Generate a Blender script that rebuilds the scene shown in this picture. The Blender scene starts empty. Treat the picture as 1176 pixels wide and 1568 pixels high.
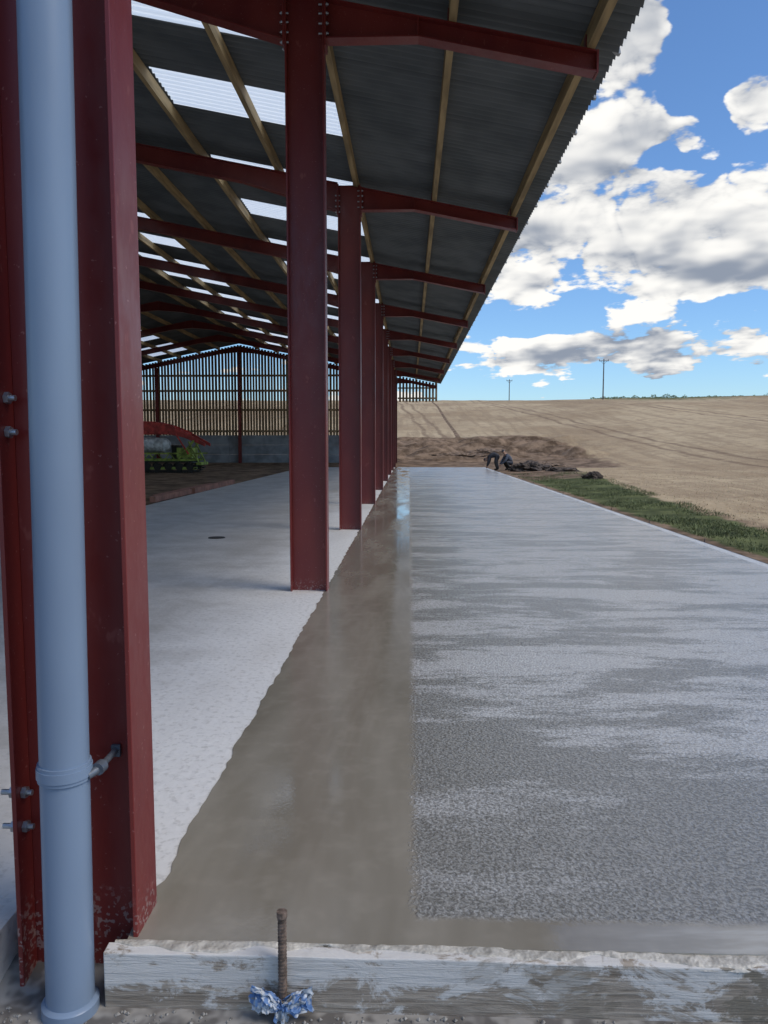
import bpy, bmesh, math, random
from mathutils import Vector, Matrix, noise as mnoise
random.seed(7)
scene = bpy.context.scene
scene.view_settings.view_transform = 'Standard'
scene.view_settings.look = 'None'
scene.view_settings.exposure = 0
R = math.radians

# ------------------------------------------------------------------ helpers
class NT:
    def __init__(s, tree):
        s.t = tree
    def n(s, typ, ins=None, **kw):
        nd = s.t.nodes.new(typ)
        for k, v in kw.items():
            setattr(nd, k, v)
        if ins:
            for k, v in ins.items():
                s.put(nd.inputs[k], v)
        return nd
    def put(s, sock, v):
        if isinstance(v, bpy.types.NodeSocket):
            s.t.links.new(v, sock)
        elif isinstance(v, bpy.types.Node):
            s.t.links.new(v.outputs[0], sock)
        else:
            sock.default_value = v
    def m(s, op, a, b=0.0, c=0.0, clamp=False):
        nd = s.t.nodes.new('ShaderNodeMath'); nd.operation = op; nd.use_clamp = clamp
        s.put(nd.inputs[0], a); s.put(nd.inputs[1], b); s.put(nd.inputs[2], c)
        return nd.outputs[0]
    def mix(s, f, a, b, typ='MIX'):
        nd = s.t.nodes.new('ShaderNodeMix'); nd.data_type = 'RGBA'; nd.blend_type = typ
        s.put(nd.inputs[0], f)
        def c4(v):
            return (*v, 1.0) if isinstance(v, tuple) and len(v) == 3 else v
        s.put(nd.inputs[6], c4(a)); s.put(nd.inputs[7], c4(b))
        return nd.outputs[2]
    def ramp(s, f, lo, hi, a=0.0, b=1.0):
        nd = s.t.nodes.new('ShaderNodeMapRange'); nd.interpolation_type = 'SMOOTHSTEP'
        s.put(nd.inputs[0], f); s.put(nd.inputs[1], lo); s.put(nd.inputs[2], hi)
        s.put(nd.inputs[3], a); s.put(nd.inputs[4], b)
        return nd.outputs[0]
    def noise(s, vec, scale, detail=2, rough=0.55, sc=(1, 1, 1), dist=0.0):
        if sc != (1, 1, 1):
            vm = s.t.nodes.new('ShaderNodeVectorMath'); vm.operation = 'MULTIPLY'
            s.put(vm.inputs[0], vec); vm.inputs[1].default_value = sc
            vec = vm.outputs[0]
        nd = s.t.nodes.new('ShaderNodeTexNoise')
        s.put(nd.inputs['Vector'], vec); nd.inputs['Scale'].default_value = scale
        nd.inputs['Detail'].default_value = detail; nd.inputs['Roughness'].default_value = rough
        nd.inputs['Distortion'].default_value = dist
        return nd.outputs[0]
    def pos(s):
        return s.t.nodes.new('ShaderNodeNewGeometry').outputs['Position']
    def sep(s, v):
        nd = s.t.nodes.new('ShaderNodeSeparateXYZ'); s.put(nd.inputs[0], v); return nd.outputs

def mat(name):
    m = bpy.data.materials.new(name); m.use_nodes = True
    m.node_tree.nodes.clear()
    t = NT(m.node_tree)
    out = t.n('ShaderNodeOutputMaterial')
    b = t.n('ShaderNodeBsdfPrincipled')
    t.put(out.inputs[0], b.outputs[0])
    return m, t, b, out

def simple(name, col, rough=0.5, var=0.15, scale=6, metal=0.0, bump=0.0, sc=(1, 1, 1), bscale=40):
    m, t, b, o = mat(name)
    p = t.pos()
    n = t.noise(p, scale, 2, 0.6, sc)
    f = t.ramp(n, 0.3, 0.7)
    dark = tuple(c * (1 - var) for c in col); lite = tuple(min(1, c * (1 + var)) for c in col)
    t.put(b.inputs['Base Color'], t.mix(f, dark, lite))
    b.inputs['Roughness'].default_value = rough
    b.inputs['Metallic'].default_value = metal
    if bump:
        bn = t.n('ShaderNodeBump', {'Strength': bump, 'Distance': 0.01, 'Height': t.noise(p, bscale, 1, 0.6, sc)})
        t.put(b.inputs['Normal'], bn.outputs[0])
    return m

def empty(name):
    e = bpy.data.objects.new(name, None); scene.collection.objects.link(e); return e

def mesh_obj(name, verts, faces, mats, parent=None, smooth=False, midx=None):
    me = bpy.data.meshes.new(name)
    me.from_pydata([tuple(v) for v in verts], [], faces)
    if not isinstance(mats, (list, tuple)): mats = [mats]
    for m in mats: me.materials.append(m)
    if midx: me.polygons.foreach_set('material_index', midx)
    if smooth: me.polygons.foreach_set('use_smooth', [True] * len(me.polygons))
    me.update()
    ob = bpy.data.objects.new(name, me); scene.collection.objects.link(ob)
    if parent: ob.parent = parent
    return ob

class MB:
    def __init__(s): s.v = []; s.f = []; s.mi = []
    def add(s, vs, fs, mi=0):
        o = len(s.v); s.v += [tuple(v) for v in vs]
        for f in fs:
            s.f.append(tuple(i + o for i in f)); s.mi.append(mi)
    def box(s, x0, x1, y0, y1, z0, z1, mi=0):
        v = [(x0,y0,z0),(x1,y0,z0),(x1,y1,z0),(x0,y1,z0),(x0,y0,z1),(x1,y0,z1),(x1,y1,z1),(x0,y1,z1)]
        s.add(v, [(0,3,2,1),(4,5,6,7),(0,1,5,4),(1,2,6,5),(2,3,7,6),(3,0,4,7)], mi)
    def prism(s, pts, y0, y1, mi=0):
        n = len(pts)
        v = [(p[0], y0, p[1]) for p in pts] + [(p[0], y1, p[1]) for p in pts]
        f = [tuple(range(n)), tuple(range(2*n-1, n-1, -1))]
        for i in range(n):
            j = (i+1) % n
            f.append((i, i+n, j+n, j))
        s.add(v, f, mi)
    def cyl(s, p0, p1, r0, r1=None, n=16, mi=0, cap=True):
        if r1 is None: r1 = r0
        p0 = Vector(p0); p1 = Vector(p1); d = (p1-p0).normalized()
        a = d.orthogonal().normalized(); b = d.cross(a)
        v = []
        for p, r in ((p0, r0), (p1, r1)):
            for i in range(n):
                t = 2*math.pi*i/n
                v.append(p + a*math.cos(t)*r + b*math.sin(t)*r)
        f = [(i, (i+1) % n, (i+1) % n + n, i+n) for i in range(n)]
        if cap: f += [tuple(range(n-1, -1, -1)), tuple(range(n, 2*n))]
        s.add(v, f, mi)
    def obj(s, name, mats, parent=None, smooth=False, bevel=0.0):
        ob = mesh_obj(name, s.v, s.f, mats, parent, smooth, s.mi)
        bm = bmesh.new(); bm.from_mesh(ob.data)
        bmesh.ops.recalc_face_normals(bm, faces=bm.faces); bm.to_mesh(ob.data); bm.free()
        if bevel:
            bv = ob.modifiers.new('bevel', 'BEVEL'); bv.width = bevel; bv.segments = 2; bv.limit_method = 'ANGLE'
        return ob

def autosmooth(ob, ang=40):
    bm = bmesh.new(); bm.from_mesh(ob.data)
    for f in bm.faces: f.smooth = True
    for e in bm.edges:
        e.smooth = not (len(e.link_faces) == 2 and e.calc_face_angle(0) > R(ang))
    bm.to_mesh(ob.data); bm.free()

# ------------------------------------------------------------------ constants
BAY = 6.02; Y0 = 2.43; NF = 10; CW = .20
YS = [Y0 + BAY*i for i in range(NF)]
YEND = YS[-1] + 0.18
RIDGE = -12.5
XO, XI = -0.912, -1.325
def zroof(x):
    return 6.34 - 0.2*x if x > RIDGE else 6.34 - 0.2*(2*RIDGE - x)
def ztop(x): return zroof(x) - 0.235

# ------------------------------------------------------------------ materials
M_red, t, b, o = mat('red_oxide_steel')
p = t.pos()
n1 = t.noise(p, 1.6, 2, 0.6, (1, 1, 0.35)); n3 = t.noise(p, 9, 3, 0.75, (1, 1, .5)); n2 = t.noise(p, 60, 1, .6)
c = t.mix(t.ramp(n1, .3, .7), (0.140, 0.016, 0.016), (0.200, 0.029, 0.023))
c = t.mix(t.m('MULTIPLY', t.ramp(n3, .64, .71), .35), c, (0.34, 0.11, 0.09))
zz = t.sep(p)[2]
dust = t.m('MULTIPLY', t.ramp(zz, 0.16, 0.0), t.ramp(n2, .56, .62))
c = t.mix(t.m('MULTIPLY', dust, .45), c, (0.42, 0.36, 0.32))
c = t.mix(t.m('MULTIPLY', t.ramp(n2, .72, .76), .45), c, (0.4, 0.2, 0.18))
t.put(b.inputs['Base Color'], c)
t.put(b.inputs['Roughness'], t.ramp(n3, .3, .7, .30, .46))

M_tim = simple('purlin_timber', (0.37, 0.265, 0.130), .75, .3, 3, sc=(3, .35, 3))
M_boards = simple('cladding_timber', (0.24, 0.165, 0.09), .8, .35, 2.5, sc=(4, 4, .4))
M_steelgalv = simple('galvanised_steel', (0.45, 0.47, 0.5), .4, .2, 20, metal=.8)
M_panel = simple('concrete_panel_grey', (0.24, 0.26, 0.28), .8, .25, 1.2)

M_fc, t, b, o = mat('fibre_cement_sheet')
p = t.pos(); n1 = t.noise(p, 1.1, 2, .65)
c = t.mix(t.ramp(n1, .3, .7), (0.100, 0.114, 0.118), (0.155, 0.170, 0.173))
Yl = t.m('FRACT', t.m('DIVIDE', t.sep(p)[1], 1.024))
c = t.mix(t.m('MULTIPLY', t.ramp(Yl, .05, .0), .5), c, (.04, .045, .05))
t.put(b.inputs['Base Color'], c); b.inputs['Roughness'].default_value = .75
M_sky = bpy.data.materials.new('translucent_rooflight'); M_sky.use_nodes = True
t = NT(M_sky.node_tree); t.t.nodes.clear()
o = t.n('ShaderNodeOutputMaterial')
tr = t.n('ShaderNodeBsdfTranslucent', {'Color': (.90, .95, .95, 1)})
df = t.n('ShaderNodeBsdfDiffuse', {'Color': (.6, .66, .68, 1)})
mx = t.n('ShaderNodeMixShader', {0: .08, 1: tr.outputs[0], 2: df.outputs[0]})
t.put(o.inputs[0], mx.outputs[0])

# wet concrete apron
M_wet, t, b, o = mat('fresh_wet_concrete')
p = t.pos(); X, Y, Z = t.sep(p)
edge = t.noise(p, 7, 2, .65)
wob = t.m('MULTIPLY', t.m('SUBTRACT', edge, .5), .07)
xw = t.m('ADD', X, wob); yw = t.m('ADD', Y, wob)
tex = t.noise(p, 62, 2, .62, (1.0, 1.1, 1), .3)
xe = t.m('ADD', xw, t.m('MULTIPLY', t.m('SUBTRACT', tex, .5), .10))
rough_m = t.m('MULTIPLY', t.ramp(xe, .0, .06), t.ramp(yw, 2.54, 2.60))
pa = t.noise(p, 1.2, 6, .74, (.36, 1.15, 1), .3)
wx = t.m('ADD', t.m('MULTIPLY', t.ramp(X, .1, 3.0), .05), t.m('MULTIPLY', t.ramp(Y, 2.6, 6.5), .035))  # painted sheen grows towards the right and the far end
sheen_patch = t.m('MULTIPLY', t.ramp(t.m('ADD', t.m('ADD', pa, wx), t.m('MULTIPLY', t.m('SUBTRACT', tex, .5), .12)), .505, .615), t.ramp(Y, 2.5, 5.0, .35, 1.0))
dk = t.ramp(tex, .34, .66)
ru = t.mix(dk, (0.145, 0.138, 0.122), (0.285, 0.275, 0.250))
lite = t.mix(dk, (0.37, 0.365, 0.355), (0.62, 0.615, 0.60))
ru = t.mix(t.m('MULTIPLY', sheen_patch, .85), ru, lite)  # bleed-water patches coloured paler to paint in the reflected sky sheen
sm_n = t.noise(p, 1.3, 4, .6, (1.6, .35, 1), .3)
sm = t.mix(t.ramp(sm_n, .3, .7), (0.205, 0.182, 0.142), (0.290, 0.262, 0.212))
sm = t.mix(t.m('MULTIPLY', t.ramp(edge, .45, .75), .22), sm, (.38, .345, .285))
band = t.m('MULTIPLY', t.ramp(xw, -.21, -.11), t.ramp(Y, 4.0, 9.0))
sm = t.mix(t.m('MULTIPLY', band, .5), sm, (.44, .43, .40))
rim = t.ramp(xw, 4.70, 4.77)
fr = t.m('MULTIPLY', t.ramp(yw, 2.60, 2.52), t.ramp(X, .3, 1.3))
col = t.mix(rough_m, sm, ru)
col = t.mix(t.m('MULTIPLY', rim, .8), col, (.66, .66, .65))
col = t.mix(t.m('MULTIPLY', fr, .7), col, t.mix(t.ramp(pa, .42, .58), (.36, .34, .29), (.58, .565, .52)))
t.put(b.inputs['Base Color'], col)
rr = t.ramp(sheen_patch, 0, 1, .26, .12)
rs = t.ramp(sm_n, .3, .7, .05, .26)
rgh = t.m('ADD', t.m('MULTIPLY', rough_m, rr), t.m('MULTIPLY', t.m('SUBTRACT', 1, rough_m), rs))
t.put(b.inputs['Roughness'], rgh)
b.inputs['IOR'].default_value = 1.6
amp = t.m('ADD', .03, t.m('MULTIPLY', rough_m, .72))
hh = t.m('MULTIPLY', amp, t.noise(p, 62, 1, .6, (1.0, 1.1, 1), .3))
bn = t.n('ShaderNodeBump', {'Strength': .85, 'Distance': .010, 'Height': hh}); t.put(b.inputs['Normal'], bn.outputs[0])

M_dry, t, b, o = mat('dry_concrete')
p = t.pos(); X, Y, Z = t.sep(p)
n1 = t.noise(p, 1.4, 4, .72); n2 = t.noise(p, 22, 2, .7); n3 = t.noise(p, .5, 2, .6, (1.0, .4, 1))
c = t.mix(t.ramp(n1, .3, .7), (0.41, 0.39, 0.36), (0.55, 0.53, 0.50))
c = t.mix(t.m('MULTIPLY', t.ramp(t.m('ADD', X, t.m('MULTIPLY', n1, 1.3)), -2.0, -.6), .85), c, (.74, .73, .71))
c = t.mix(t.m('MULTIPLY', t.ramp(n2, .50, .68), .42), c, (.38, .365, .34))
c = t.mix(t.m('MULTIPLY', t.ramp(n3, .5, .68), .45), c, (.38, .345, .305))
spm = t.m('MULTIPLY', t.ramp(n2, .70, .76), t.ramp(n1, .52, .6, 0, .7))
c = t.mix(spm, c, (.2, .18, .16))
t.put(b.inputs['Base Color'], c); b.inputs['Roughness'].default_value = .8
bn = t.n('ShaderNodeBump', {'Strength': .6, 'Distance': .008, 'Height': t.noise(p, 18, 1, .7)}); t.put(b.inputs['Normal'], bn.outputs[0])

M_form, t, b, o = mat('weathered_formwork_timber')
p = t.pos(); X, Y, Z = t.sep(p)
g = t.noise(p, 3.5, 5, .65, (.8, 5, 14), .8)
c = t.mix(t.ramp(g, .3, .7), (0.20, 0.160, 0.118), (0.45, 0.385, 0.31))
sm_ = t.noise(p, 4.0, 6, .75, (1, 2, 2.0), .5)
hz = t.ramp(Z, -.17, -.01)
c = t.mix(t.m('MULTIPLY', t.ramp(t.m('ADD', sm_, t.m('MULTIPLY', hz, .13)), .51, .60), .85), c, (.66, .64, .60))
c = t.mix(t.m('MULTIPLY', t.ramp(t.noise(p, 2.2, 6, .75, (1, 1, 1.6)), .52, .57), t.ramp(X, -.1, 1.2, .10, .95)), c, (.20, .17, .125))
vo = t.n('ShaderNodeTexVoronoi', {'Vector': t.n('ShaderNodeVectorMath', {0: p, 1: (2.6, 2, 7)}, operation='MULTIPLY').outputs[0], 'Scale': 1.0})
c = t.mix(t.m('MULTIPLY', t.ramp(vo.outputs['Distance'], .13, .07), .8), c, (.15, .075, .03))
t.put(b.inputs['Base Color'], c); b.inputs['Roughness'].default_value = .75
bn = t.n('ShaderNodeBump', {'Strength': .7, 'Distance': .008, 'Height': t.m('ADD', g, sm_)}); t.put(b.inputs['Normal'], bn.outputs[0])

M_pipe = simple('grey_blue_pvc', (0.200, 0.262, 0.350), .30, .06, 4, sc=(1, 1, .3))
M_rust = simple('rusty_rebar', (0.18, 0.13, 0.10), .7, .4, 60, metal=.3, bump=.4)
M_dirt = simple('heaped_soil', (0.19, 0.13, 0.085), .95, .5, 4, bump=.8, bscale=12)
M_dirt2 = simple('dark_topsoil', (0.085, 0.063, 0.047), .95, .5, 4, bump=.8, bscale=12)
M_blk = simple('dark_formwork_edge', (0.02, 0.018, 0.017), .6, .4, 8)
M_spill = simple('spilled_concrete', (0.47, 0.435, 0.37), .45, .25, 14, bump=.8, bscale=50)

# terrain
M_ter, t, b, o = mat('field_and_soil')
p = t.pos(); X, Y, Z = t.sep(p)
ag = t.n('ShaderNodeAttribute', attribute_name='grass').outputs['Fac']
as_ = t.n('ShaderNodeAttribute', attribute_name='soil').outputs['Fac']
agr = t.n('ShaderNodeAttribute', attribute_name='gravel').outputs['Fac']
nb = t.noise(p, .045, 4, .72, (1, .8, 1)); nm = t.noise(p, .9, 4, .72); nf = t.noise(p, 9, 2, .7)
rows = t.noise(p, 1.0, 3, .62, (1.0, .06, .3), .4)
c = t.mix(t.ramp(nb, .36, .62), (0.35, 0.248, 0.145), (0.54, 0.415, 0.255))
c = t.mix(t.m('MULTIPLY', t.ramp(rows, .46, .62), .45), c, (.26, .18, .11))
c = t.mix(t.m('MULTIPLY', t.ramp(nm, .48, .64), .55), c, (.28, .195, .118))
c = t.mix(t.m('MULTIPLY', t.ramp(nf, .5, .66), .4), c, (.60, .48, .31))
tl = t.m('ABSOLUTE', t.m('SUBTRACT', t.m('FRACT', t.m('DIVIDE', t.m('ADD', t.m('ADD', X, t.m('MULTIPLY', nb, 3.0)), t.m('MULTIPLY', Y, .05)), 17.0)), .5))
tl2 = t.m('ABSOLUTE', t.m('SUBTRACT', tl, .052))
c = t.mix(t.m('MULTIPLY', t.ramp(tl2, .022, .007), t.ramp(nm, .3, .55, .25, .75)), c, (.22, .15, .095))
gg = t.mix(t.ramp(nm, .35, .65), (0.06, 0.070, 0.026), (0.15, 0.165, 0.064))
gm = t.ramp(t.m('ADD', ag, t.m('MULTIPLY', t.m('SUBTRACT', t.m('ADD', t.m('MULTIPLY', nm, .5), t.m('MULTIPLY', nb, .5)), .5), 1.8)), .4, .66)
c = t.mix(gm, c, gg)
ss = t.mix(t.ramp(nm, .35, .65), (0.100, 0.065, 0.040), (0.29, 0.20, 0.13))
smk = t.ramp(t.m('ADD', as_, t.m('MULTIPLY', t.m('SUBTRACT', nm, .5), .8)), .4, .6)
c = t.mix(smk, c, ss)
c = t.mix(t.ramp(agr, .4, .6), c, t.mix(t.ramp(nf, .4, .6), (.13, .12, .11), (.30, .285, .26)))
t.put(b.inputs['Base Color'], c); b.inputs['Roughness'].default_value = .95
b.inputs['Specular IOR Level'].default_value = .1
bn = t.n('ShaderNodeBump', {'Strength': .8, 'Distance': .08, 'Height': t.noise(p, 1.8, 3, .75)}); t.put(b.inputs['Normal'], bn.outputs[0])

# ------------------------------------------------------------------ terrain
def sstep(a, b_, x):
    tt = max(0, min(1, (x-a)/(b_-a))); return tt*tt*(3-2*tt)
def terr(x, y):
    y0 = 54 - 34*sstep(8, 45, x)
    cr = 182
    H = 12.0 + .45*sstep(0, 90, x)
    if y <= y0: h = 0
    elif y < cr:
        q = (y-y0)/(cr-y0); h = H*(q**1.12)
    else: h = H - 0.03*(y-cr) - 0.00002*(y-cr)**2
    if y > cr-25: h -= 0.35*sstep(cr-25, cr, y)
    base = -0.19 + 0.13*sstep(2.45, 3.0, y)
    inside = (-26 < x < 4.95) and (y < 58)
    nz = 0
    if not inside and y > 2:
        nz = mnoise.noise(Vector((x*.25, y*.25, 0)))*.10*sstep(4.9, 8, x if x > 0 else 9) + mnoise.noise(Vector((x*.02, y*.02, 3)))*.9*sstep(60, 130, y)
    if x > 4.9: nz += 0.10*sstep(5.5, 8, x)
    if 57 < y < 84 and -3 < x < 18:
        k = sstep(57, 60, y)*(1-sstep(74, 84, y))*sstep(-3, -1, x)*(1-sstep(13, 18, x))
        nz += k*(.75*mnoise.noise(Vector((x*.25, y*.6, 7)))+.35*mnoise.noise(Vector((x*.8, y*1.4, 2))))
    return base + h + nz
def spaced(segs):
    out = []
    for a, b_, st in segs:
        k = max(1, int(round((b_-a)/st)))
        out += [a + (b_-a)*i/k for i in range(k)]
    out.append(segs[-1][1]); return out
xs = spaced([(-1500, -300, 150), (-300, -60, 20), (-60, -26, 4), (-26, -3, 1.5), (-3, 18, .35), (18, 60, 1.5), (60, 150, 4), (150, 400, 25), (400, 1500, 150)])
ys = spaced([(-600, -60, 90), (-60, 0, 6), (0, 4, .4), (4, 50, .8), (50, 84, .4), (84, 190, 2.5), (190, 400, 15), (400, 1800, 120)])
V = [(x, y, terr(x, y)) for y in ys for x in xs]
nx = len(xs)
F = [(j*nx+i, j*nx+i+1, (j+1)*nx+i+1, (j+1)*nx+i) for j in range(len(ys)-1) for i in range(nx-1)]
ter = mesh_obj('ground', V, F, M_ter, smooth=True)
gl_, sl_, rl_ = [], [], []
for (x, y, z) in V:
    w = 2.0 + 2.4*sstep(15, 46, y)
    g = .85*(1 - sstep(4.9+w-.5, 4.9+w+.5, x)) if (x > 4.6 and y > 1) else 0
    if y > 38: g *= 1 - sstep(38, 46, y)
    crest = sstep(95, 172, y)*sstep(12, 62, x)*.66
    g = max(g, crest)
    s = 0
    if x < 4.95 and y < 60: s = 1
    if 50 < y < 88: s = max(s, (1-sstep(10, 18, x))*(1-sstep(74, 88, y)))
    if x > 4.9 and y < 58: s = max(s, sstep(30, 40, y)*(1-sstep(7, 10.5, x)))
    if x > 4.9: s = max(s, .85*(1-sstep(5.0, 5.8, x)))
    gl_.append(g); sl_.append(s); rl_.append(1.0 if y < 2.6 and x < 12 else 0.0)
for nm_, dat in (('grass', gl_), ('soil', sl_), ('gravel', rl_)):
    a = ter.data.attributes.new(nm_, 'FLOAT', 'POINT'); a.data.foreach_set('value', dat)

# ------------------------------------------------------------------ slabs
mb = MB()
yy = []; y = 2.41
while y < 50.2: yy.append(y); y += .06 if y < 14 else .12
yy.append(50.2)
def wl(y): return -.945 + .022*mnoise.noise(Vector((0, y*2.3, 1))) + .02*mnoise.noise(Vector((0, y*8, 4))) + .01*mnoise.noise(Vector((0, y*23, 4)))
vs = []
for y in yy: vs += [(wl(y), y, 0.004), (0.03, y, 0.004), (4.88, y, 0.004)]
k = len(yy)
fs = []
for i in range(k-1):
    fs += [(3*i, 3*i+1, 3*i+4, 3*i+3), (3*i+1, 3*i+2, 3*i+5, 3*i+4)]
mb.add(vs, fs)
mb.add([(-.90, 2.41, .004), (4.88, 2.41, .004), (4.88, 2.41, -.25), (-.90, 2.41, -.25)], [(0, 1, 2, 3)])
mb.add([(4.88, 2.41, .004), (4.88, 50.2, .004), (4.88, 50.2, -.25), (4.88, 2.41, -.25)], [(0, 1, 2, 3)])
mb.add([(-.9, 50.2, .004), (4.88, 50.2, .004), (4.88, 50.2, -.25), (-.9, 50.2, -.25)], [(0, 1, 2, 3)])
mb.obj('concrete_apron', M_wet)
mb = MB(); mb.box(-6.9, -.86, 2.645, 50.0, -.24, 0.0); mb.box(-6.9, -1.40, 2.40, 2.645, -.24, -0.001)
mb.obj('barn_floor', M_dry)
mb = MB(); mb.cyl((-3.35, 13.2, 0.001), (-3.35, 13.2, .012), .15, .14, 20)
mb.obj('drain_cover', M_blk)

fw = empty('formwork_board')
mb = MB(); vs = []; n = 110; xa = -1.0
def btop(x): return .004 - .008*max(0, x) + .004*mnoise.noise(Vector((x*3, 0, 0)))
for i in range(n+1):
    x = xa + (4.92-xa)*i/n
    zt = btop(x); zb = -.195 - .10*sstep(-.1, .8, x)
    vs += [(x, 2.352, zb), (x, 2.404, zb), (x, 2.404, zt), (x, 2.352, zt-.003)]
fs = [(0, 1, 2, 3), (4*n, 4*n+3, 4*n+2, 4*n+1)]
for i in range(n):
    for a, b_ in ((0, 1), (1, 2), (2, 3), (3, 0)):
        fs.append((4*i+a, 4*i+b_, 4*i+4+b_, 4*i+4+a))
mb.add(vs, fs); mb.obj('plank', M_form, fw, bevel=.004)
mb = MB(); nx_, ny_ = 900, 8; vs = []
for i in range(nx_+1):
    x = -.98 + 5.88*i/nx_
    cover = .5+.9*mnoise.noise(Vector((x*2.2, 3, 0)))+.5*mnoise.noise(Vector((x*9, 3, 0)))+.5*sstep(-.3, 1.2, x)
    cover = max(.02, min(1.12, cover))
    for j in range(ny_+1):
        y = 2.415 - .06*cover*j/ny_
        hgt = .007*math.sin(math.pi*(.25+.75*j/ny_))*(.6+.8*mnoise.noise(Vector((x*25, y*40, 1)))) - (.012 if j == ny_ else 0)
        vs.append((x, max(y, 2.346), btop(x)+max(.001 if j < ny_ else -.02, hgt)))
fs = [(i*(ny_+1)+j, i*(ny_+1)+j+1, (i+1)*(ny_+1)+j+1, (i+1)*(ny_+1)+j) for i in range(nx_) for j in range(ny_)]
mb.add(vs, fs); mb.obj('spilled_concrete', M_spill, fw, smooth=True)
fw2 = empty('edge_formwork'); mb = MB(); mb.box(4.884, 4.93, 2.42, 50.25, -.2, -.004); mb.obj('edge_board', M_blk, fw2)
mb = MB()
for yk in range(4, 50, 3): mb.cyl((4.95, yk, -.3), (4.95, yk, .05), .01, n=8)
mb.obj('edge_pins', M_rust, fw2)

# stake with a crumpled plastic bag tied round its foot
st = empty('formwork_stake')
mb = MB()
mb.cyl((-.405, 2.332, -.3), (-.405, 2.332, .165), .0125, n=14)
for i in range(22):
    z = -.1 + i*.012; mb.cyl((-.405, 2.332, z), (-.405, 2.332, z+.004), .0145, n=12)
mb.cyl((-.405, 2.332, .150), (-.405, 2.332, .170), .017, n=12)
mb.obj('rebar_pin', M_rust, st)
M_bag, t, b, o = mat('blue_white_bag')
p = t.pos()
c = t.mix(t.ramp(t.noise(p, 24, 2, .55), .47, .53), (.52, .55, .58), (.12, .22, .42))
c = t.mix(t.ramp(t.noise(p, 38, 2, .6), .60, .68), c, (.26, .235, .20))
t.put(b.inputs['Base Color'], c); b.inputs['Roughness'].default_value = .6
mb = MB()
def sheet(fn, nu, nv):
    vs = [fn(2*i/nu-1, 2*j/nv-1) for i in range(nu+1) for j in range(nv+1)]
    mb.add(vs, [(i*(nv+1)+j, (i+1)*(nv+1)+j, (i+1)*(nv+1)+j+1, i*(nv+1)+j+1) for i in range(nu) for j in range(nv)])
for ly, sd_, su, sv in ((0, 1, 1.0, 1.0), (-.012, 5, .82, .75), (-.02, 9, .6, .5)):
    def bow(u, v, ly=ly, sd_=sd_, su=su, sv=sv):
        au = abs(u); pin = .25+.75*sstep(0, .6, au)
        nn = lambda k, s_: mnoise.noise(Vector((u*s_+sd_, v*s_, k)))
        fold = .016*math.sin(v*5+u*3+sd_)*pin*(.6+.8*nn(3, 2.2))
        return (-.405+su*(u*.100+.016*nn(1, 3.0)), 2.316+ly-fold-.012*nn(7, 5), -.135+sv*(v*.036*pin*(1+.5*nn(2, 2.6)))+.028*au*(1 if v > -.2 else .4)+.008*nn(4, 6))
    sheet(bow, 70, 34)
def tail(u, v):
    nn = lambda k, s_: mnoise.noise(Vector((u*s_, v*s_+3, k)))
    return (-.405+u*.022*(1+.4*nn(2, 2))+.006*nn(9, 4), 2.300-.010*math.sin(u*6)-.008*nn(3, 4), -.155+v*.040)
sheet(tail, 24, 30)
mb.obj('crumpled_bag', M_bag, st, smooth=True)

mb = MB(); rnd = random.Random(5)
for i in range(1800):
    x = rnd.uniform(-1.4, 2.0); y = rnd.uniform(1.95, 2.34); r = rnd.uniform(.003, .010)*(1.5 if rnd.random() < .1 else 1)
    z = -.19 + r*.3
    vs = [(x+r*rnd.uniform(.6, 1.2)*sx, y+r*rnd.uniform(.6, 1.2)*sy, z+r*sz*.8) for sx, sy, sz in ((1,0,0),(-1,0,0),(0,1,0),(0,-1,0),(0,0,1),(0,0,-1))]
    mb.add(vs, [(0,2,4),(2,1,4),(1,3,4),(3,0,4),(2,0,5),(1,2,5),(3,1,5),(0,3,5)], 0)
mb.obj('gravel', simple('gravel_stone', (.25, .235, .21), .9, .5, 60))

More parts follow.
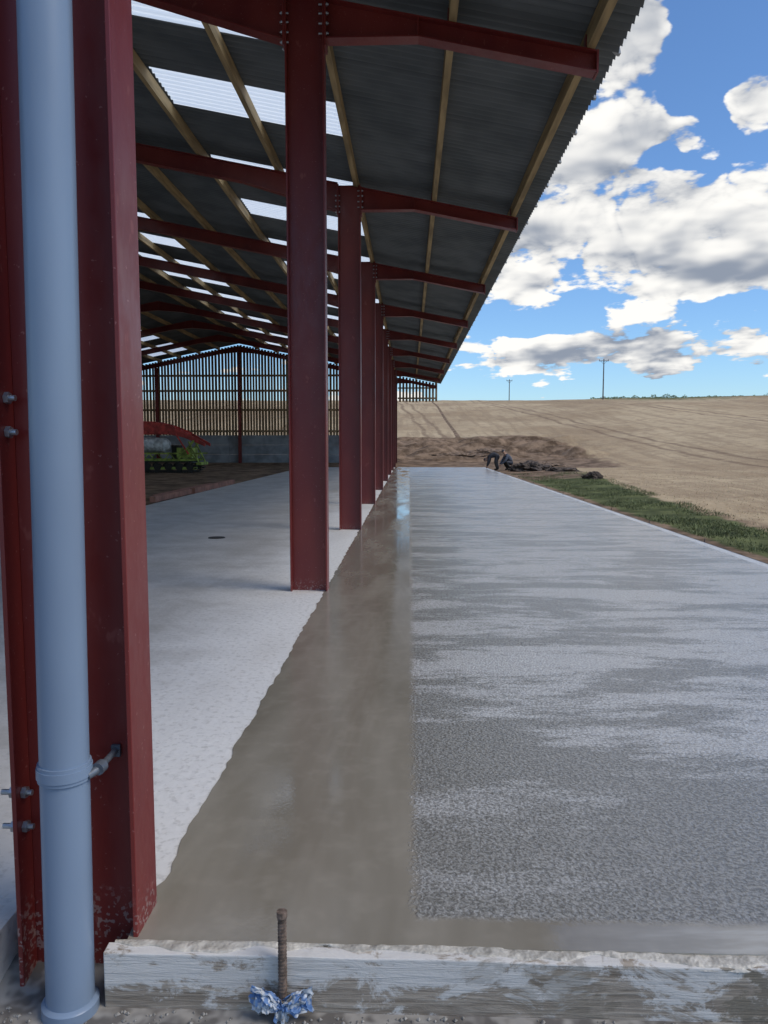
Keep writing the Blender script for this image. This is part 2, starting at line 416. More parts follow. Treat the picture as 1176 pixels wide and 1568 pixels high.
# ------------------------------------------------------------------ barn
barn = empty('open_sided_barn')
def ibeam_col(mb, xo, xi, y0, z0, z1):
    a, b_ = min(xo, xi), max(xo, xi); w = CW; tf = .016
    mb.box(a, a+tf, y0, y0+w, z0, z1); mb.box(b_-tf, b_, y0, y0+w, z0, z1)
    mb.box(a+tf, b_-tf, y0+w/2-.005, y0+w/2+.005, z0, z1)
def rafter(mb, top, bot, y0):
    w = .17; tf = .015
    mb.prism(list(top) + [(x, z-tf) for x, z in reversed(top)], y0, y0+w)
    mb.prism([(x, z+tf) for x, z in bot] + [(x, z) for x, z in reversed(bot)], y0, y0+w)
    mb.prism([(x, z-tf) for x, z in top] + [(x, z+tf) for x, z in reversed(bot)], y0+w/2-.005, y0+w/2+.005)
mbc = MB(); mbr = MB(); mbb = MB()
for i, y in enumerate(YS):
    z0 = -.24 if i == 0 else -.02
    ibeam_col(mbc, XO, XI, y, z0, ztop(XI)-.03)
    ibeam_col(mbc, 2*RIDGE-XO, 2*RIDGE-XI, y, z0, ztop(XI)-.03)
    yr = y+.015
    rafter(mbr, [(XO+.002, ztop(XO)), (1.95, ztop(1.95))], [(XO+.002, 5.88), (.075, 5.88), (1.95, 5.50)], yr)
    mbr.box(XO+.002, XO+.022, y-.004, y+.204, 5.80, ztop(XO)+.001)
    mbr.box(.068, .080, yr+.001, yr+.169, 5.89, ztop(.08)-.02)
    mbr.box(1.93, 1.951, yr-.003, yr+.173, 5.49, ztop(1.95)+.004)
    for sgn in (1, -1):
        f = (lambda x: x) if sgn == 1 else (lambda x: 2*RIDGE-x)
        xsn = [XI-.002, -3.1, -11.3, RIDGE+.004]
        zb = [ztop(XI)-.50, ztop(-3.1)-.31, ztop(-11.3)-.31, ztop(RIDGE)-.45]
        for q in range(3):
            rafter(mbr, [(f(xsn[q]), ztop(xsn[q])), (f(xsn[q+1]), ztop(xsn[q+1]))], [(f(xsn[q]), zb[q]), (f(xsn[q+1]), zb[q+1])], yr)
        mbr.box(min(f(XI-.002), f(XI-.022)), max(f(XI-.002), f(XI-.022)), y-.004, y+.204, ztop(XI)-.56, ztop(XI)-.001)
    for zb_ in (5.93, 6.03, 6.13, 6.22):
        for yo in (.03, .17):
            mbb.cyl((XO-.055, y+yo, zb_), (XO+.05, y+yo, zb_), .011, n=8)
            mbb.cyl((XO+.022, y+yo, zb_), (XO+.038, y+yo, zb_), .019, n=6)
            mbb.cyl((XI-.05, y+yo, zb_-.08), (XI+.04, y+yo, zb_-.08), .011, n=8)
            mbb.cyl((XI-.038, y+yo, zb_-.08), (XI-.022, y+yo, zb_-.08), .019, n=6)
mbc.obj('columns', M_red, barn, bevel=.0025); mbr.obj('rafters', M_red, barn)
mbb.obj('connection_bolts', M_steelgalv, barn)
mb = MB()
for z in (.485, .365, 1.70, 1.81):
    mb.cyl((XI-.055, 2.475, z), (XI+.05, 2.475, z), .010, n=10)
    mb.cyl((XI-.006, 2.475, z), (XI-.001, 2.475, z), .027, n=16)
    mb.cyl((XI-.024, 2.475, z), (XI-.006, 2.475, z), .020, n=6)
    mb.cyl((XI+.017, 2.475, z), (XI+.032, 2.475, z), .020, n=6)
mb.obj('column_bolts', M_steelgalv, barn)

mb = MB()
px = [1.87 - 1.435*i for i in range(0, 10)]
for sgn in (1, -1):
    for i, x0 in enumerate(px):
        if sgn == -1 and i < 2: continue
        x = x0 if sgn == 1 else 2*RIDGE - x0
        zt = zroof(x)-.035
        hw = .04; dp_ = .195
        pts = [(x-hw, zt+.2*hw*sgn), (x+hw, zt-.2*hw*sgn), (x+hw, zt-dp_-.2*hw*sgn), (x-hw, zt-dp_+.2*hw*sgn)]
        for q in range(NF-1):
            ya = YS[q]+.09 + (0 if q else -.3); yb = YS[q+1]+.088 + (0 if q < NF-2 else .25)
            mb.prism(pts, ya, yb)
mb.obj('purlins', M_tim, barn)
mb = MB()
for x in px:
    for y in YS:
        mb.box(x-.052, x-.042, y+.04, y+.14, ztop(x)-.005, ztop(x)+.15)
mb.obj('purlin_cleats', M_red, barn)
def roof_side(name, sgn):
    xb = [2.25, .43, -1.08, -2.42, -3.80, -6.75, -8.1, -9.53, RIDGE+.02]
    if sgn == -1: xb = [-.7, -1.08, -3.80, -6.75, -9.53, RIDGE+.02]
    pitch = .1463; st_ = pitch/6
    n = int((YEND+.25-1.9)/st_)
    vs = []; mi = []; fs = []
    m_ = len(xb)
    for j in range(n+1):
        y = 1.9 + j*st_
        dz = .026*math.cos(2*math.pi*y/pitch)
        for x0 in xb:
            x = x0 if sgn == 1 else 2*RIDGE-x0
            vs.append((x, y, zroof(x)+dz))
    for j in range(n):
        y = 1.9+(j+.5)*st_
        ph = (y - 9.05) % BAY
        lite_y = (0 < ph < 1.1) or (2.55 < ph < 3.75)
        for i in range(m_-1):
            xm = (xb[i]+xb[i+1])/2
            fs.append((j*m_+i, j*m_+i+1, (j+1)*m_+i+1, (j+1)*m_+i))
            mi.append(1 if lite_y and (-3.8 < xm < -1.08 or -9.53 < xm < -6.75) and y > 7 else 0)
    mesh_obj(name, vs, fs, [M_fc, M_sky], barn, True, mi)
roof_side('roof_sheets', 1); roof_side('roof_sheets_far_slope', -1)
mb = MB(); pitch = .1463; st_ = pitch/6; n = int((YEND+.25-1.9)/st_)
vs = []
for j in range(n+1):
    y = 1.9+j*st_; dz = .026*math.cos(2*math.pi*y/pitch); z = zroof(2.25)+dz
    vs += [(2.252, y, z-.006), (2.256, y, z+.010)]
mb.add(vs, [(2*j, 2*j+2, 2*j+3, 2*j+1) for j in range(n)])
for q in range(int(54/1.05)):
    y = 2.3+q*1.0973
    mb.prism([(2.15, zroof(2.15)+.045), (2.275, zroof(2.275)+.045), (2.285, zroof(2.275)-.01), (2.265, zroof(2.275)-.01)], y, y+.07)
mb.obj('eave_sheet_edge', simple('eave_grey', (.50, .51, .51), .7, .15, 8), barn)
mb = MB(); mb.prism([(RIDGE-.3, zroof(RIDGE-.3)+.04), (RIDGE, zroof(RIDGE)+.06), (RIDGE+.3, zroof(RIDGE+.3)+.04), (RIDGE, zroof(RIDGE)+.03)], 1.85, YEND+.3)
mb.obj('ridge_cap', M_fc, barn)

mb = MB(); yg = YS[-1]+.22
for zc in (0, .71, 1.42):
    x = XO
    while x > 2*RIDGE-XO:
        x2 = max(x-6.2, 2*RIDGE-XO); mb.box(x2+.01, x-.01, yg, yg+.14, zc-.05 if zc == 0 else zc+.004, zc+.706); x = x2
for zc in (0, .71, 1.42):
    for q in range(NF-1):
        mb.box(2*RIDGE-XO-.34, 2*RIDGE-XO-.2, YS[q], YS[q+1]-.02, zc-.05 if zc == 0 else zc+.004, zc+.706)
mb.obj('concrete_wall_panels', M_panel, barn)
mb = MB(); rnd = random.Random(11)
x = -.95
while x > 2*RIDGE+.95:
    w = .165 + rnd.uniform(-.02, .02)
    mb.box(x-w, x, yg+.02, yg+.045, 2.0+rnd.uniform(-.05, .03), zroof(x-w/2)-.12)
    x -= w+.06+rnd.uniform(-.012, .02)
x = 2.0
while x > -.8:
    mb.box(x-.15, x, yg+.02, yg+.045, 4.55+rnd.uniform(-.03, .03), zroof(x)-.06); x -= .15+.09
for i in range(int((YEND-2)/.24)):
    y = 2.5+i*.24
    mb.box(2*RIDGE-XO-.30, 2*RIDGE-XO-.27, y, y+.17, 2.0, zroof(-1)-.2)
mb.obj('timber_cladding', M_boards, barn)
mb = MB()
for z in (2.35, 3.9, 5.3, 6.4):
    xa = 2*RIDGE+1.0 if z < 6.4 else RIDGE-10; xbb = -1.33 if z < 6.4 else -1.8
    mb.box(xa, xbb, yg-.06, yg+.018, z, z+.15)
mb.box(-.88, 2.0, yg-.03, yg+.018, 4.75, 4.87); mb.box(-.88, 2.0, yg-.03, yg+.018, 5.5, 5.6)
mb.obj('cladding_rails', M_boards, barn)
mb = MB()
for x in (-6.4, RIDGE, -18.6):
    mb.box(x-.1, x+.1, yg-.32, yg-.30, -.02, ztop(x)-.33); mb.box(x-.1, x+.1, yg-.08, yg-.063, -.02, ztop(x)-.33); mb.box(x-.008, x+.008, yg-.30, yg-.08, -.02, ztop(x)-.33)
mb.obj('gable_posts', M_red, barn)

# downpipe (slightly out of plumb, as hung)
dp = empty('drain_pipe')
PY, PR = 2.34, .0755
def PXz(z): return -1.108 + .0125*(z+.2)
def PP(z, dx=0, dy=0): return (PXz(z)+dx, PY+dy, z)
mb = MB(); mb.cyl(PP(-.19), PP(5.9), PR, n=48)
ob = mb.obj('pipe', M_pipe, dp); autosmooth(ob)
mb = MB()
mb.cyl(PP(.600), PP(.655), PR+.006, n=48); mb.cyl(PP(.612), PP(.643), PR+.0095, n=48)
mb.cyl(PP(-.20), PP(-.155), PR+.014, n=48); mb.cyl(PP(-.155), PP(-.145), PR+.014, PR+.002, n=48)
mb.cyl(PP(3.30), PP(3.355), PR+.008, n=48)
ob = mb.obj('pipe_collars', M_pipe, dp); autosmooth(ob)
mb = MB()
for z in (.610, 3.31):
    PX = PXz(z)
    mb.cyl((PX+.075, PY-.01, z), (PX+.105, PY+.05, z+.01), .014, n=10)
    mb.cyl((PX+.10, PY+.04, z+.01), (PX+.10, PY+.17, z+.012), .011, n=10)
    mb.cyl((PX+.098, PY+.02, z+.01), (PX+.102, PY+.05, z+.012), .021, n=12)
    mb.box(PX+.085, PX+.115, PY+.167, PY+.180, z-.01, z+.03)
ob = mb.obj('pipe_brackets', simple('bracket_steel', (.16, .18, .21), .45, .2, 20, metal=.5), dp); autosmooth(ob)

bs = empty('stacked_timber')
mb = MB()
mb.box(-7.35, -7.18, 21.5, 27.0, -.05, .12); mb.box(-7.25, -7.08, 25.2, 31.0, -.05, .14); mb.box(-7.6, -7.42, 22.5, 29, -.05, .10)
mb.obj('lengths', simple('reddish_timber', (.30, .13, .085), .8, .3, 3), bs, bevel=.006)

# ------------------------------------------------------------------ tracked conveyor machine
def machine():
    e = empty('tracked_conveyor')
    lime = simple('lime_green_paint', (.26, .33, .06), .6, .5, 3); red = simple('machine_red_paint', (.46, .05, .04), .5, .4, 3)
    blk = simple('machine_rubber', (.03, .027, .022), .8, .3, 20); gry = simple('machine_grey', (.52, .54, .54), .6, .4, 4)
    X0, Yc, Z0 = -14.8, 43.0, -.03
    mb = MB()
    for yo in (-.7, .66):
        mb.box(X0-.6, X0+3.0, Yc+yo, Yc+yo+.05, Z0+.62, Z0+.74); mb.box(X0-.6, X0+3.3, Yc+yo, Yc+yo+.05, Z0+1.0, Z0+1.08)
        for k in range(7):
            xk = X0-.5+k*.58
            mb.cyl((xk, Yc+yo+.02, Z0+.7), (xk+.29*(1 if k % 2 else -1), Yc+yo+.02, Z0+1.06), .035, n=6)
        mb.cyl((X0+2.0, Yc+yo, Z0+.7), (X0+2.9, Yc+yo, Z0+1.75), .06, n=8); mb.cyl((X0+3.2, Yc+yo, Z0+.45), (X0+2.6, Yc+yo, Z0+1.7), .05, n=8)
    mb.box(X0+1.9, X0+2.75, Yc-.6, Yc+.6, Z0+.78, Z0+1.35); mb.box(X0-.5, X0+3.1, Yc-.86, Yc-.80, Z0+.16, Z0+.30)
    mb.box(X0+3.0, X0+3.3, Yc-.75, Yc+.75, Z0+.4, Z0+.55)
    mb.obj('frame', lime, e, bevel=.015)
    mb = MB()
    prof = [(X0-1.2, 2.50), (X0-.3, 2.82), (X0+.7, 2.80), (X0+1.5, 2.60), (X0+2.3, 2.28), (X0+3.5, 1.60)]
    th = [.55, .72, .68, .52, .36, .18]
    for i in range(5):
        for yo in (-.6, .5):
            mb.prism([(prof[i][0], prof[i][1]+Z0), (prof[i+1][0], prof[i+1][1]+Z0), (prof[i+1][0], prof[i+1][1]+Z0-th[i+1]), (prof[i][0], prof[i][1]+Z0-th[i])], Yc+yo, Yc+yo+.1)
        mb.cyl((prof[i][0], Yc-.55, prof[i][1]+Z0-.15), (prof[i][0], Yc+.55, prof[i][1]+Z0-.15), .09, n=10)
    mb.box(X0-.9, X0+1.6, Yc-.45, Yc+.45, Z0+2.08, Z0+2.16)
    mb.cyl((X0+2.6, Yc-.72, Z0+1.0), (X0+1.9, Yc-.66, Z0+2.1), .05, n=8)
    mb.obj('boom', red, e, bevel=.015)
    mb = MB(); mb.cyl((X0-.8, Yc-.2, Z0+1.58), (X0+1.2, Yc-.3, Z0+1.48), .42, n=28); mb.cyl((X0+1.2, Yc-.3, Z0+1.48), (X0+1.45, Yc-.3, Z0+1.46), .42, .22, n=28)
    ob = mb.obj('tank', gry, e); autosmooth(ob)
    mb = MB()
    for wy in (Yc-.95, Yc+.6):
        for k in range(6): mb.cyl((X0-.3+k*.6, wy+.04, Z0+.3), (X0-.3+k*.6, wy+.3, Z0+.3), .2, n=16)
        pts = [(X0-.4, Z0+.02), (X0+2.8, Z0+.02), (X0+3.1, Z0+.3), (X0+2.8, Z0+.58), (X0-.4, Z0+.58), (X0-.7, Z0+.3)]
        for i in range(6):
            a, c2 = pts[i], pts[(i+1) % 6]
            L = math.hypot(c2[0]-a[0], c2[1]-a[1]); k = max(2, int(L/.14))
            for q in range(k):
                f0 = q/k; cx = a[0]+(c2[0]-a[0])*(f0+.5/k); cz = a[1]+(c2[1]-a[1])*(f0+.5/k)
                mb.box(cx-.06, cx+.06, wy, wy+.36, cz-.035, cz+.035)
    mb.cyl((X0+1.75, Yc, Z0+.7), (X0+1.75, Yc, Z0+1.5), .3, n=14)
    mb.obj('crawler_tracks', blk, e)
machine()

def heap(x, y, rx, ry, h, seed, m_=None):
    bm = bmesh.new(); bmesh.ops.create_icosphere(bm, subdivisions=5, radius=1)
    for v in bm.verts:
        p = v.co.copy(); d = 1+.28*mnoise.fractal(p*1.8+Vector((seed, 0, 0)), .7, 2.1, 5)+.10*mnoise.noise(p*9+Vector((seed, 0, 0)))
        v.co = Vector((p.x*rx*d, p.y*ry*d, max(-.3, p.z)*h*d))
    me = bpy.data.meshes.new('soil_heap'); bm.to_mesh(me); bm.free(); me.materials.append(m_ or M_dirt)
    ob = bpy.data.objects.new('soil_heap', me); scene.collection.objects.link(ob); ob.location = (x, y, terr(x, y)-.05)
heap(7.1, 45.0, 1.2, 1.6, .52, 1, M_dirt2); heap(8.4, 42.5, .9, .9, .26, 2, M_dirt2); heap(7.9, 33.6, .45, .5, .32, 3, M_dirt2)
heap(3.5, 62, 2.6, 1.2, .35, 4); heap(6.8, 66, 2.4, 1.2, .45, 6); heap(8.5, 52, 1.6, 1.5, .35, 8)

# ------------------------------------------------------------------ grass strip
mb_v, mb_f = [], []; rnd = random.Random(9); cnt = 0
while cnt < 19000:
    y = 8 + 33*rnd.random()**1.5; w = 2.0 + 2.4*sstep(15, 46, y)
    x = 5.3 + rnd.random()*(w-.1)
    if mnoise.noise(Vector((x*.9, y*.5, 2))) + rnd.uniform(-.22, .22) < .04: continue
    z = terr(x, y)-.01; h = rnd.uniform(.02, .08)*(1.5 if rnd.random() < .1 else 1); a = rnd.uniform(0, 6.28); ww = rnd.uniform(.006, .014)
    lx, ly = rnd.uniform(-.8, .8)*h, rnd.uniform(-.8, .8)*h
    k = len(mb_v)
    mb_v += [(x-math.cos(a)*ww, y-math.sin(a)*ww, z), (x+math.cos(a)*ww, y+math.sin(a)*ww, z), (x+lx, y+ly, z+h)]
    mb_f.append((k, k+1, k+2)); cnt += 1
M_gr = simple('grass_blade', (.130, .150, .058), .7, .5, 2.5)
mesh_obj('grass', mb_v, mb_f, M_gr)
mb_v, mb_f = [], []; cnt = 0
while cnt < 26000:
    y = 12 + 60*rnd.random()**1.3; w = 2.0 + 2.4*sstep(15, 46, y); x = 4.9+w + rnd.random()*(.5*y+4)
    z = terr(x, y)-.02; h = rnd.uniform(.03, .07); ww = rnd.uniform(.008, .02); a = rnd.uniform(0, 6.28)
    k = len(mb_v); lx, ly = rnd.uniform(-1, 1)*h, rnd.uniform(-1, 1)*h
    mb_v += [(x-math.cos(a)*ww, y-math.sin(a)*ww, z), (x+math.cos(a)*ww, y+math.sin(a)*ww, z), (x+lx, y+ly, z+h)]
    mb_f.append((k, k+1, k+2)); cnt += 1
mesh_obj('stubble', mb_v, mb_f, simple('stubble_straw', (.52, .41, .25), .9, .35, 3))
mb_v, mb_f = [], []
for i in range(6000):
    x = 42+rnd.random()*75; dens_ = mnoise.noise(Vector((x*.16, 0, 5)))+.7*mnoise.noise(Vector((x*.7, 0, 5)))
    hmax = .3+1.8*max(0, dens_+.05)
    y = 182+rnd.uniform(-.7, .7); z = terr(x, y)-.2+rnd.random()**1.1*hmax; s_ = rnd.uniform(.06, .14)
    k = len(mb_v); d1 = Vector((rnd.uniform(-1, 1), rnd.uniform(-1, 1), rnd.uniform(-1, 1))).normalized()*s_; d2 = d1.orthogonal()
    c_ = Vector((x, y, z)); mb_v += [tuple(c_+d1), tuple(c_+d2), tuple(c_-d1), tuple(c_-d2)]; mb_f.append((k, k+1, k+2, k+3))
mesh_obj('hedgerow', mb_v, mb_f, simple('hedge_leaves', (.10, .14, .05), .8, .4, 1.5))

def pole(x, y, h, arm):
    e = empty('utility_pole'); z = terr(x, y)-.5
    mb = MB(); mb.cyl((x, y, z), (x, y, z+h+.5), .15, .11, 12)
    mb.box(x-arm, x+arm, y-.06, y+.06, z+h-.0, z+h+.14)
    mb.cyl((x-arm*.6, y, z+h), (x, y, z+h-.7), .03, n=6); mb.cyl((x+arm*.6, y, z+h), (x, y, z+h-.7), .03, n=6)
    for k in (-.9, -.0, .9): mb.cyl((x+k*arm, y, z+h+.12), (x+k*arm, y, z+h+.45), .06, .04, 8)
    mb.obj('pole_and_crossarm', simple('pole_wood', (.13, .11, .10), .9, .3, 2), e)
pole(43.3, 176, 9.0, 1.1); pole(30.5, 240, 10.5, .9)

# ------------------------------------------------------------------ workers
M_skin = simple('skin', (.45, .27, .19), .6, .1, 10)
def worker(loc, rotz, pose, cols):
    e = empty('construction_worker'); e.location = loc; e.rotation_euler = (0, 0, rotz)
    top = simple('jacket_cloth', cols[0], .85, .3, 9); trs = simple('trouser_cloth', cols[1], .85, .3, 9)
    boot = simple('boot_rubber', (.02, .018, .015), .6, .3, 9); hair = simple('hat_cloth', cols[2], .8, .3, 9)
    P = pose
    vs = [P['pel'], P['spine'], P['chest'], P['neck']]; rad = [.20, .20, .22, .08]; lab = [1, 0, 0, 3]
    ed = [(0, 1), (1, 2), (2, 3)]
    vs.append(P['skull']); rad.append(.06); lab.append(3); ed.append((3, 4))
    for s_ in (1, -1):
        k = len(vs)
        def m_(q): return (q[0], q[1]*s_, q[2])
        vs += [m_(P['hip']), m_(P['knee']), m_(P['ankle']), m_(P['toe'])]; rad += [.14, .10, .075, .05]; lab += [1, 1, 2, 2]
        ed += [(0, k), (k, k+1), (k+1, k+2), (k+2, k+3)]
        k = len(vs)
        vs += [m_(P['sho']), m_(P['elb']), m_(P['wri'])]; rad += [.10, .072, .042]; lab += [0, 0, 0]
        ed += [(2, k), (k, k+1), (k+1, k+2)]
    me = bpy.data.meshes.new('body'); me.from_pydata(vs, ed, [])
    ob = bpy.data.objects.new('tmp', me); scene.collection.objects.link(ob)
    ob.modifiers.new('skin', 'SKIN')
    for i, sv in enumerate(me.skin_vertices[0].data): sv.radius = (rad[i], rad[i]); sv.use_root = (i == 0)
    sb = ob.modifiers.new('sub', 'SUBSURF'); sb.levels = 2; sb.render_levels = 2
    dg = bpy.context.evaluated_depsgraph_get(); me2 = bpy.data.meshes.new_from_object(ob.evaluated_get(dg))
    bpy.data.objects.remove(ob)
    body = bpy.data.objects.new('body', me2); scene.collection.objects.link(body); body.parent = e
    me2.materials.clear()
    for m in (top, trs, boot, M_skin): me2.materials.append(m)
    segs = [(Vector(vs[a]), Vector(vs[b_]), lab[b_]) for a, b_ in ed]
    for pl in me2.polygons:
        c_ = pl.center; best = None
        for a, b_, l in segs:
            d = b_-a; tt = max(0, min(1, (c_-a).dot(d)/d.length_squared)); dist = (a+d*tt-c_).length
            if best is None or dist < best[0]: best = (dist, l)
        pl.material_index = best[1]; pl.use_smooth = True
    hd = Vector(P['head']); fdir = Vector(P['look']).normalized(); up = Vector(P['hup']).normalized(); up = (up-fdir*up.dot(fdir)).normalized(); sd = up.cross(fdir)
    bm = bmesh.new(); bmesh.ops.create_uvsphere(bm, u_segments=24, v_segments=16, radius=1)
    for v in bm.verts:
        x, y, z = v.co
        jaw = 1-.22*max(0, -z)
        if x > .75 and abs(y) < .22 and -.25 < z < .15: x += .16
        v.co = hd + fdir*(x*.098*jaw) + sd*(y*.078*jaw) + up*(z*.12)
    me = bpy.data.meshes.new('head'); bm.to_mesh(me); bm.free(); me.materials.append(M_skin)
    h_ = bpy.data.objects.new('head', me); scene.collection.objects.link(h_); h_.parent = e
    for pl in me.polygons: pl.use_smooth = True
    mb = MB()
    for s_ in (1, -1):
        q = hd+fdir*.088+sd*(.032*s_); mb.cyl(q, q+fdir*.008, .012, .008, 8, 1)
        q = hd+sd*(.074*s_); mb.cyl(q-up*.028, q+up*.03, .016, .02, 8, 2)
    q = hd+fdir*.088-up*.06; mb.cyl(q-sd*.025, q+sd*.025, .007, .007, 6, 1)
    for k in range(5):
        z0, z1 = .03+.02*k, .05+.02*k
        r0 = .112*math.sqrt(max(.02, 1-(z0/.135)**2)); r1 = .112*math.sqrt(max(.02, 1-(z1/.135)**2))
        mb.cyl(hd+up*z0-fdir*.008, hd+up*z1-fdir*.008, r0, r1, 18, 0)
    mb.obj('hat_and_face', [hair, M_blk, M_skin], e)
    mb = MB()
    for s_ in (1, -1):
        w = Vector((P['wri'][0], P['wri'][1]*s_, P['wri'][2])); el = Vector((P['elb'][0], P['elb'][1]*s_, P['elb'][2]))
        d = (w-el).normalized(); sdv = Vector((0, 1, 0)); fw_ = sdv.cross(d).normalized()
        mb.cyl(w, w+d*.085, .03, .036, 10)
        for k, L in enumerate((.068, .078, .073, .058)):
            b0 = w+d*.08+fw_*((k-1.5)*.019); b1 = b0+d*L*.55; b2 = b1+(d-sdv*s_*.7).normalized()*L*.5
            mb.cyl(b0, b1, .009, .008, 8); mb.cyl(b1, b2, .008, .006, 8)
        b0 = w+d*.03+fw_*.03; b1 = b0+(d+fw_).normalized()*.035; mb.cyl(b0, b1, .011, .01, 8); mb.cyl(b1, b1+d*.03, .01, .007, 8)
    mb.obj('hands', M_skin, e)
bent = dict(pel=(0, 0, .90), spine=(.20, 0, .96), chest=(.42, 0, .86), neck=(.58, 0, .74), skull=(.64, 0, .68), head=(.70, 0, .62), look=(.35, 0, -1), hup=(1, 0, -.1),
            hip=(0, .10, .86), knee=(.08, .15, .48), ankle=(-.04, .17, .09), toe=(.15, .19, .04), sho=(.46, .19, .82), elb=(.50, .22, .51), wri=(.60, .12, .25))
crouch = dict(pel=(0, 0, .48), spine=(.12, 0, .66), chest=(.28, 0, .86), neck=(.40, 0, 1.0), skull=(.45, 0, 1.05), head=(.50, 0, 1.11), look=(1, 0, -.7), hup=(.6, 0, 1),
              hip=(.02, .11, .45), knee=(.40, .20, .50), ankle=(.12, .18, .09), toe=(.30, .20, .04), sho=(.30, .20, .86), elb=(.46, .23, .58), wri=(.66, .12, .35))
worker((5.25, 46.5, terr(5.25, 46.5)), R(165), bent, ((.03, .032, .04), (.035, .035, .04), (.03, .03, .035)))
worker((6.05, 46.3, terr(6.05, 46.3)), R(195), crouch, ((.09, .10, .125), (.05, .05, .06), (.06, .055, .055)))

# ------------------------------------------------------------------ light / sky
EL = R(50); AZ = R(112)
S = Vector((math.cos(EL)*math.sin(AZ), math.cos(EL)*math.cos(AZ), math.sin(EL)))
sl = bpy.data.lights.new('sun', 'SUN'); sl.energy = 2.1; sl.angle = R(28); sl.color = (1, .91, .79)
so = bpy.data.objects.new('sun', sl); scene.collection.objects.link(so); so.rotation_euler = S.to_track_quat('Z', 'Y').to_euler()

w = bpy.data.worlds.new('World'); scene.world = w; w.use_nodes = True
try:
    w.cycles.sampling_method = 'MANUAL'; w.cycles.sample_map_resolution = 256
except Exception as ex: print(ex)
w.node_tree.nodes.clear(); t = NT(w.node_tree)
tc = t.n('ShaderNodeTexCoord').outputs['Generated']
X, Y, Z = t.sep(tc)
az = t.m('MULTIPLY', t.m('ARCTAN2', X, Y), 57.2958); el = t.m('MULTIPLY', t.m('ARCSINE', Z), 57.2958)
wn = t.n('ShaderNodeTexNoise', {'Vector': tc, 'Scale': 9.0, 'Detail': 2.0, 'Roughness': .6})
wc = t.sep(wn.outputs['Color'])
az = t.m('ADD', az, t.m('MULTIPLY', t.m('SUBTRACT', wc[0], .5), 12.0))
el = t.m('ADD', el, t.m('MULTIPLY', t.m('SUBTRACT', wc[1], .5), 6.0))
den = t.m('ADD', t.m('MAXIMUM', Z, 0), .13)
def plane(off):
    z2 = t.m('ADD', den, off); c_ = t.n('ShaderNodeCombineXYZ', {0: t.m('DIVIDE', X, z2), 1: t.m('DIVIDE', Y, z2), 2: t.m('MULTIPLY', Z, 3.0)})
    return c_.outputs[0]
v0 = plane(0); v1 = plane(.020)
nA = t.noise(v0, 2.3, 6, .60, (1, .8, 1)); nB = t.noise(v1, 2.3, 3, .60, (1, .8, 1))
vw = t.n('ShaderNodeVectorMath', {0: t.n('ShaderNodeVectorMath', {0: tc, 1: (17, 17, 25)}, operation='MULTIPLY').outputs[0], 1: t.n('ShaderNodeVectorMath', {0: wn.outputs['Color'], 'Scale': 3.0}, operation='SCALE').outputs[0]}, operation='ADD').outputs[0]
vor = t.n('ShaderNodeTexVoronoi', {'Vector': vw, 'Scale': 1.0, 'Detail': 2.0, 'Roughness': .6}).outputs['Distance']
bil = t.m('SUBTRACT', .42, vor)
def blobs(lst):
    bias = 0.0
    for (a0, e0, ra, re, amp) in lst:
        e1 = t.m('DIVIDE', t.m('SUBTRACT', az, a0), ra); e2 = t.m('DIVIDE', t.m('SUBTRACT', el, e0), re)
        s_ = t.m('SUBTRACT', t.m('SUBTRACT', 1, t.m('MULTIPLY', e1, e1)), t.m('MULTIPLY', e2, e2))
        bias = t.m('ADD', bias, t.m('MULTIPLY', t.m('MAXIMUM', s_, 0), amp))
    return bias
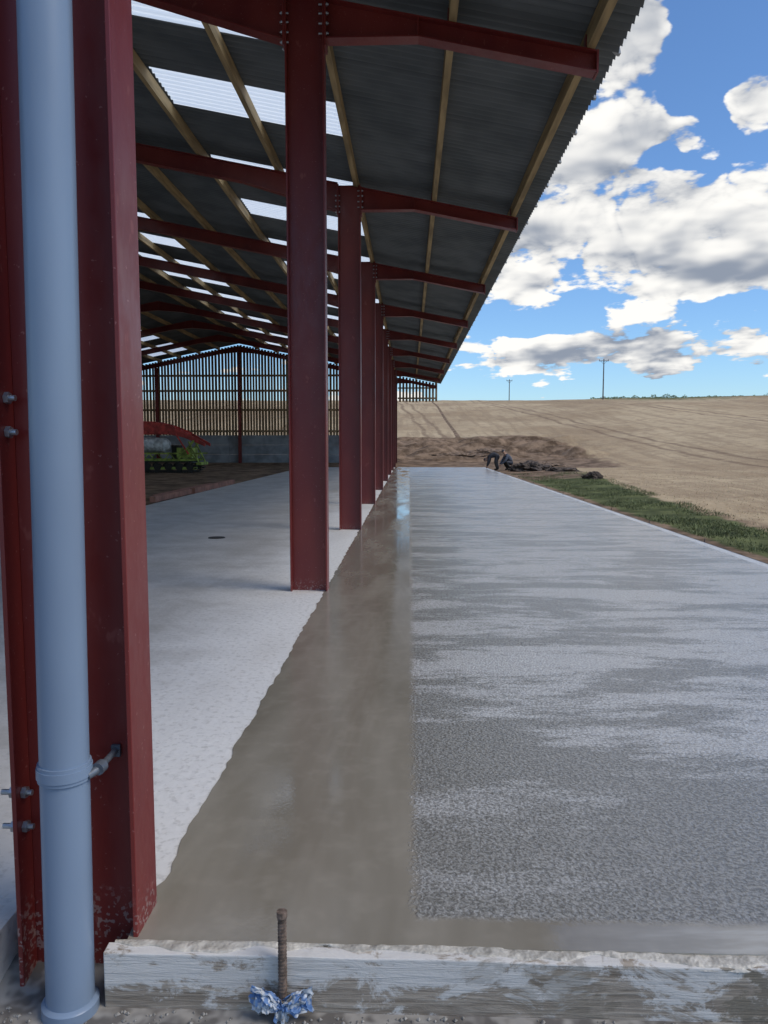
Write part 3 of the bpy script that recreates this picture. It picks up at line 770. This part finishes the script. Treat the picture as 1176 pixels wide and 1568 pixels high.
d0 = t.m('ADD', t.m('ADD', t.m('ADD', nA, .005), t.m('MULTIPLY', bil, .13)), blobs([(13, 24, 6.5, 9, .25), (22.5, 25.5, 6.0, 4.6, -.42), (24, 20.2, 3.0, 1.8, .22), (16.5, 18.6, 2.6, 1.0, -.14), (19, 13.4, 13, 4.9, .26), (8, 14.5, 4, 4.5, .16),
                           (10.5, 8.9, 3.8, 1.0, -.24), (22.5, 8.9, 3.0, .7, -.14), (8, 6.8, 7, 2.0, .15), (17, 6.4, 10, 1.9, .17), (20, 4.4, 8, .6, -.06)]))
alpha = t.ramp(d0, .485, .545)
lit = t.m('ADD', t.m('MULTIPLY', t.m('SUBTRACT', nA, nB), 4.0), t.m('MULTIPLY', bil, .65))
core = t.ramp(d0, .56, .84)
shade = blobs([(17, 11.6, 11, 3.4, .22), (13, 20, 5, 4, .12)])
br0 = t.m('SUBTRACT', t.m('ADD', t.m('SUBTRACT', 1.10, t.m('MULTIPLY', core, .62)), lit), t.m('MULTIPLY', shade, core))
br = t.ramp(br0, .0, 1.15)
cc = t.mix(br, (1.9, 2.2, 2.75), (6.9, 6.78, 6.5))
dt = t.n('ShaderNodeVectorMath', {0: tc, 1: tuple(S)}, operation='DOT_PRODUCT').outputs['Value']
glow = t.m('ADD', 1.0, t.m('MULTIPLY', t.m('POWER', t.m('MAXIMUM', dt, 0), 3), 1.2))  # clouds brightened towards the out-of-view sun, added to lift the ambient light
cc = t.n('ShaderNodeVectorMath', {0: cc, 'Scale': glow}, operation='SCALE').outputs[0]
sky = t.n('ShaderNodeTexSky', sky_type='NISHITA', sun_disc=False, sun_elevation=EL, sun_rotation=AZ, air_density=1.0, dust_density=.3, ozone_density=4.0)
skc = t.mix(1.0, sky.outputs[0], (.74, .91, 1.08), 'MULTIPLY')
fin = t.mix(alpha, skc, cc)
bg = t.n('ShaderNodeBackground', {'Color': fin, 'Strength': .15})
wo = t.n('ShaderNodeOutputWorld'); t.put(wo.inputs[0], bg.outputs[0])

# ------------------------------------------------------------------ camera
cd = bpy.data.cameras.new('camera'); cam = bpy.data.objects.new('camera', cd); scene.collection.objects.link(cam)
cd.sensor_fit = 'HORIZONTAL'; cd.sensor_width = 36; cd.lens = 36*1180/1176
cd.clip_start = .05; cd.clip_end = 5000
cam.location = (0, 0, 1.67); cam.rotation_euler = (R(90-5.23), 0, R(1.9))
scene.camera = cam
